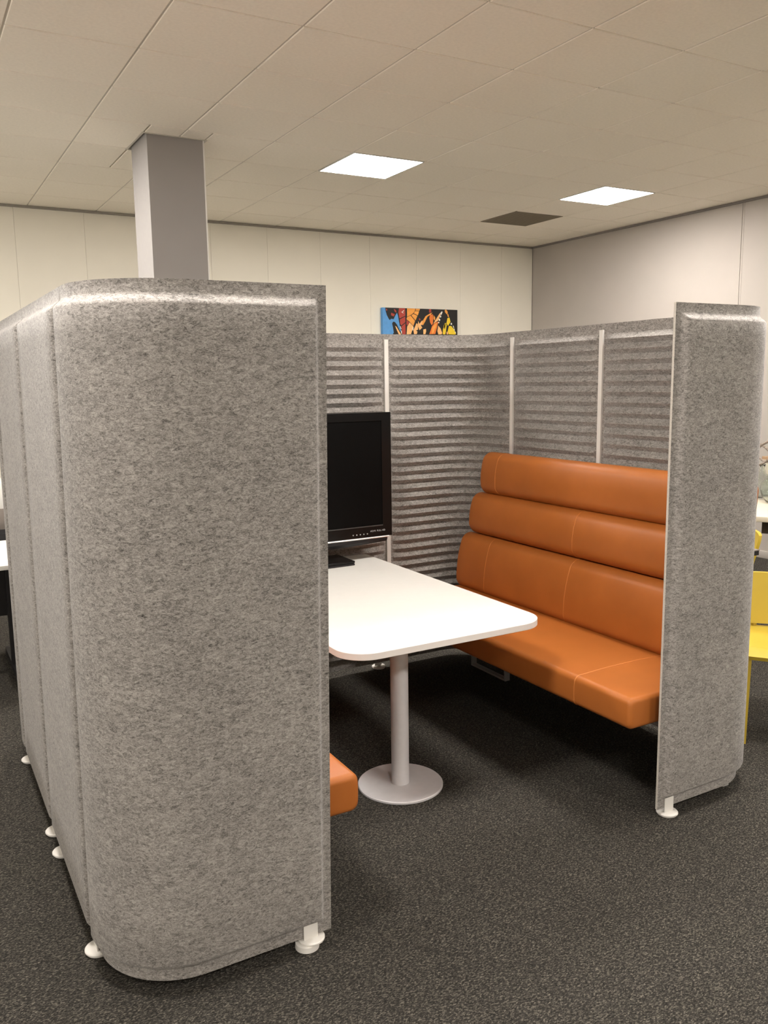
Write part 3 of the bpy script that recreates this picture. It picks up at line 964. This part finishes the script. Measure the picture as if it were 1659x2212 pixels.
def vase(label, x, y, R, neck):
    prof = [(0, .004), (R * .45, .002), (R * .62, .004), (R * .86, R * .35), (R, R * .85), (R * .93, R * 1.25), (R * .62, R * 1.66), (R * .24, R * 1.92), (R * .17, R * 2.1 + neck * .5), (R * .22, R * 2.1 + neck)]
    inn = [(max(0, r - .004), z + (.006 if i < 3 else 0)) for i, (r, z) in enumerate(prof)][::-1]
    inn[-1] = (0, .010)
    o = lathe('glass_vase', [(r, z) for r, z in prof] + inn, GLASS, None, n=40, angle=80)
    o.location = (x, y, .765)
    tag(o, label, 'vase', 'glass bubble vases on the cream table')
vase('round clear glass bubble vase at the right picture edge on the cream table', 5.60, 3.985, .118, .03)
vase('clear glass vase half hidden behind the felt booth beside the round vase', 5.74, 4.22, .10, .05)
# tapered pot with wooden rim and a twisted branch
pt = thing('planter', 'tall off-white tapered planter with wooden rim holding a twisted branch', 'planter', (6.10, 4.22, .765), -.35)
vs = []
for z, w in ((0, .10), (.27, .155)):
    for a, b in ((-w, -w), (w, -w), (w, w), (-w, w)): vs.append((a, b, z))
for z, w in ((.27, .145), (.02, .09)):
    for a, b in ((-w, -w), (w, -w), (w, w), (-w, w)): vs.append((a, b, z))
fsx = [(3, 2, 1, 0)]
for r_ in range(3):
    for k in range(4):
        a, b = r_ * 4 + k, r_ * 4 + (k + 1) % 4
        fsx.append((a, b, b + 4, a + 4))
fsx.append((12, 13, 14, 15))
from_data('pot', vs, fsx, POT, pt, smooth=False)
wv = .160
boxes('wooden_rim', [(-wv, wv, -wv, -wv + .02, .27, .292), (-wv, wv, wv - .02, wv, .27, .292), (-wv, -wv + .02, -wv + .02, wv - .02, .27, .292), (wv - .02, wv, -wv + .02, wv - .02, .27, .292)], WOOD, pt)
boxes('soil', [(-.13, .13, -.13, .13, .20, .235)], mat('soil', (.03, .02, .015), .95, var=.4, scale=60), pt)
def curl(ctrl, nsub=12):
    P = [Vector(p) for p in ctrl]; out = []
    for i in range(len(P) - 1):
        p0, p1, p2, p3 = P[max(i - 1, 0)], P[i], P[i + 1], P[min(i + 2, len(P) - 1)]
        for k in range(nsub):
            t = k / nsub
            out.append(.5 * ((2 * p1) + (-p0 + p2) * t + (2 * p0 - 5 * p1 + 4 * p2 - p3) * t * t + (-p0 + 3 * p1 - 3 * p2 + p3) * t ** 3))
    out.append(P[-1]); return out
br = thing('twisted_branch', 'grey looping twisted branch curling out of the planter at far right', 'decoration', (5.0 * 1.13, 3.68 * 1.13, .95))
def B(P): return [(1.13 * (x - 5.0), 1.13 * (y - 3.68), 1.7 + 1.13 * (z - 1.7) - .95) for x, y, z in P]
rr = lambda t: .0105 - .003 * t
sweep('stem', curl(B([(5.40, 3.76, 1.08), (5.38, 3.90, 1.12), (5.30, 3.75, 1.22), (5.18, 3.55, 1.30), (5.06, 3.58, 1.309), (5.05, 3.682, 1.26), (5.05, 3.73, 1.233), (5.05, 3.753, 1.209), (5.05, 3.759, 1.184), (5.05, 3.754, 1.162), (5.05, 3.731, 1.141), (5.05, 3.698, 1.128), (5.08, 3.641, 1.117), (5.15, 3.566, 1.16)])), rr, ROPE, br, n=10)
sweep('twig', curl(B([(5.40, 3.76, 1.08), (5.30, 3.80, 1.16), (5.12, 3.50, 1.20), (5.0, 3.533, 1.177), (5.0, 3.627, 1.146), (5.0, 3.661, 1.125), (5.0, 3.692, 1.11), (5.0, 3.723, 1.098), (5.0, 3.773, 1.075)])), rr, ROPE, br, n=10)
sweep('twig', curl(B([(5.40, 3.76, 1.08), (5.36, 3.80, 1.06), (5.22, 3.62, 1.08), (5.12, 3.632, 1.117), (5.12, 3.696, 1.175), (5.12, 3.737, 1.204), (5.12, 3.77, 1.224), (5.12, 3.808, 1.244), (5.12, 3.858, 1.276)])), rr, ROPE, br, n=10)

# ------------------------------------------------------------------ furniture glimpsed at the left edge
dk = thing('desk', 'white desk with a black sheet as the shade beneath, glimpsed left of the felt booth', 'desk', (-.40, 5.42, 0))
boxes('desktop', [(-.95, .95, -.425, .425, .70, .725)], TABLE_TOP, dk, bevel=.002)
boxes('under_desk_shade', [(-.90, .90, .36, .375, .25, .70)], BLACK, dk)  # black sheet standing in for the shadow under the desktop
for x in (-.88, .88):
    boxes('leg', [(x - .025, x + .025, -.38, .38, 0, .04), (x - .025, x + .025, -.03, .03, .04, .70)], BLACK, dk)
cb = thing('storage_cabinet', 'low white and brown-grey storage cabinet beyond the white desk at left', 'cabinet', (-.45, 7.2, 0))
boxes('body', [(-1.1, 1.15, -.22, .22, .05, .62)], BLACK, cb, bevel=.003)
boxes('plinth', [(-1.08, 1.13, -.20, .20, 0, .05)], BLACK, cb)
for i in range(3):
    xa = -1.1 + i * .75
    d = boxes('door', [(xa + .006, xa + .744, -.238, -.22, .06, .592)], BLACK, cb, bevel=.002)
    boxes('handle', [(xa + .66, xa + .675, -.252, -.238, .25, .40)], SILVER, d)
boxes('middle_shelf', [(-1.1, 1.15, -.22, .22, .62, .779)], BROWNG, cb, bevel=.003)
boxes('upper_shelf', [(-1.1, 1.15, -.22, .22, .779, .975)], TABLE_TOP, cb, bevel=.003)
pb = thing('potted_plant_box', 'low black box of dark green plants on top of the storage cabinet', 'planter', (.25, 7.10, .975))
boxes('trough', [(-.35, .35, -.09, .09, 0, .035)], BLACK, pb, bevel=.004)
LEAF = mat('dark_green_leaf', (.02, .05, .02), .5, var=.3)
for k in range(26):
    x = -.32 + .64 * k / 25; y = random.uniform(-.05, .05); a = random.uniform(0, 6.28); h = random.uniform(.05, .09)
    dx, dy = .03 * math.cos(a), .03 * math.sin(a); nx_, ny_ = -.010 * math.sin(a), .010 * math.cos(a)
    from_data('leaf', [(x - nx_, y - ny_, .03), (x + nx_, y + ny_, .03), (x + dx * .6 + nx_ * 1.5, y + dy * .6 + ny_ * 1.5, .03 + h * .7), (x + dx, y + dy, .03 + h), (x + dx * .6 - nx_ * 1.5, y + dy * .6 - ny_ * 1.5, .03 + h * .7)],
              [(0, 1, 2, 4), (4, 2, 3)], LEAF, pb, smooth=False)
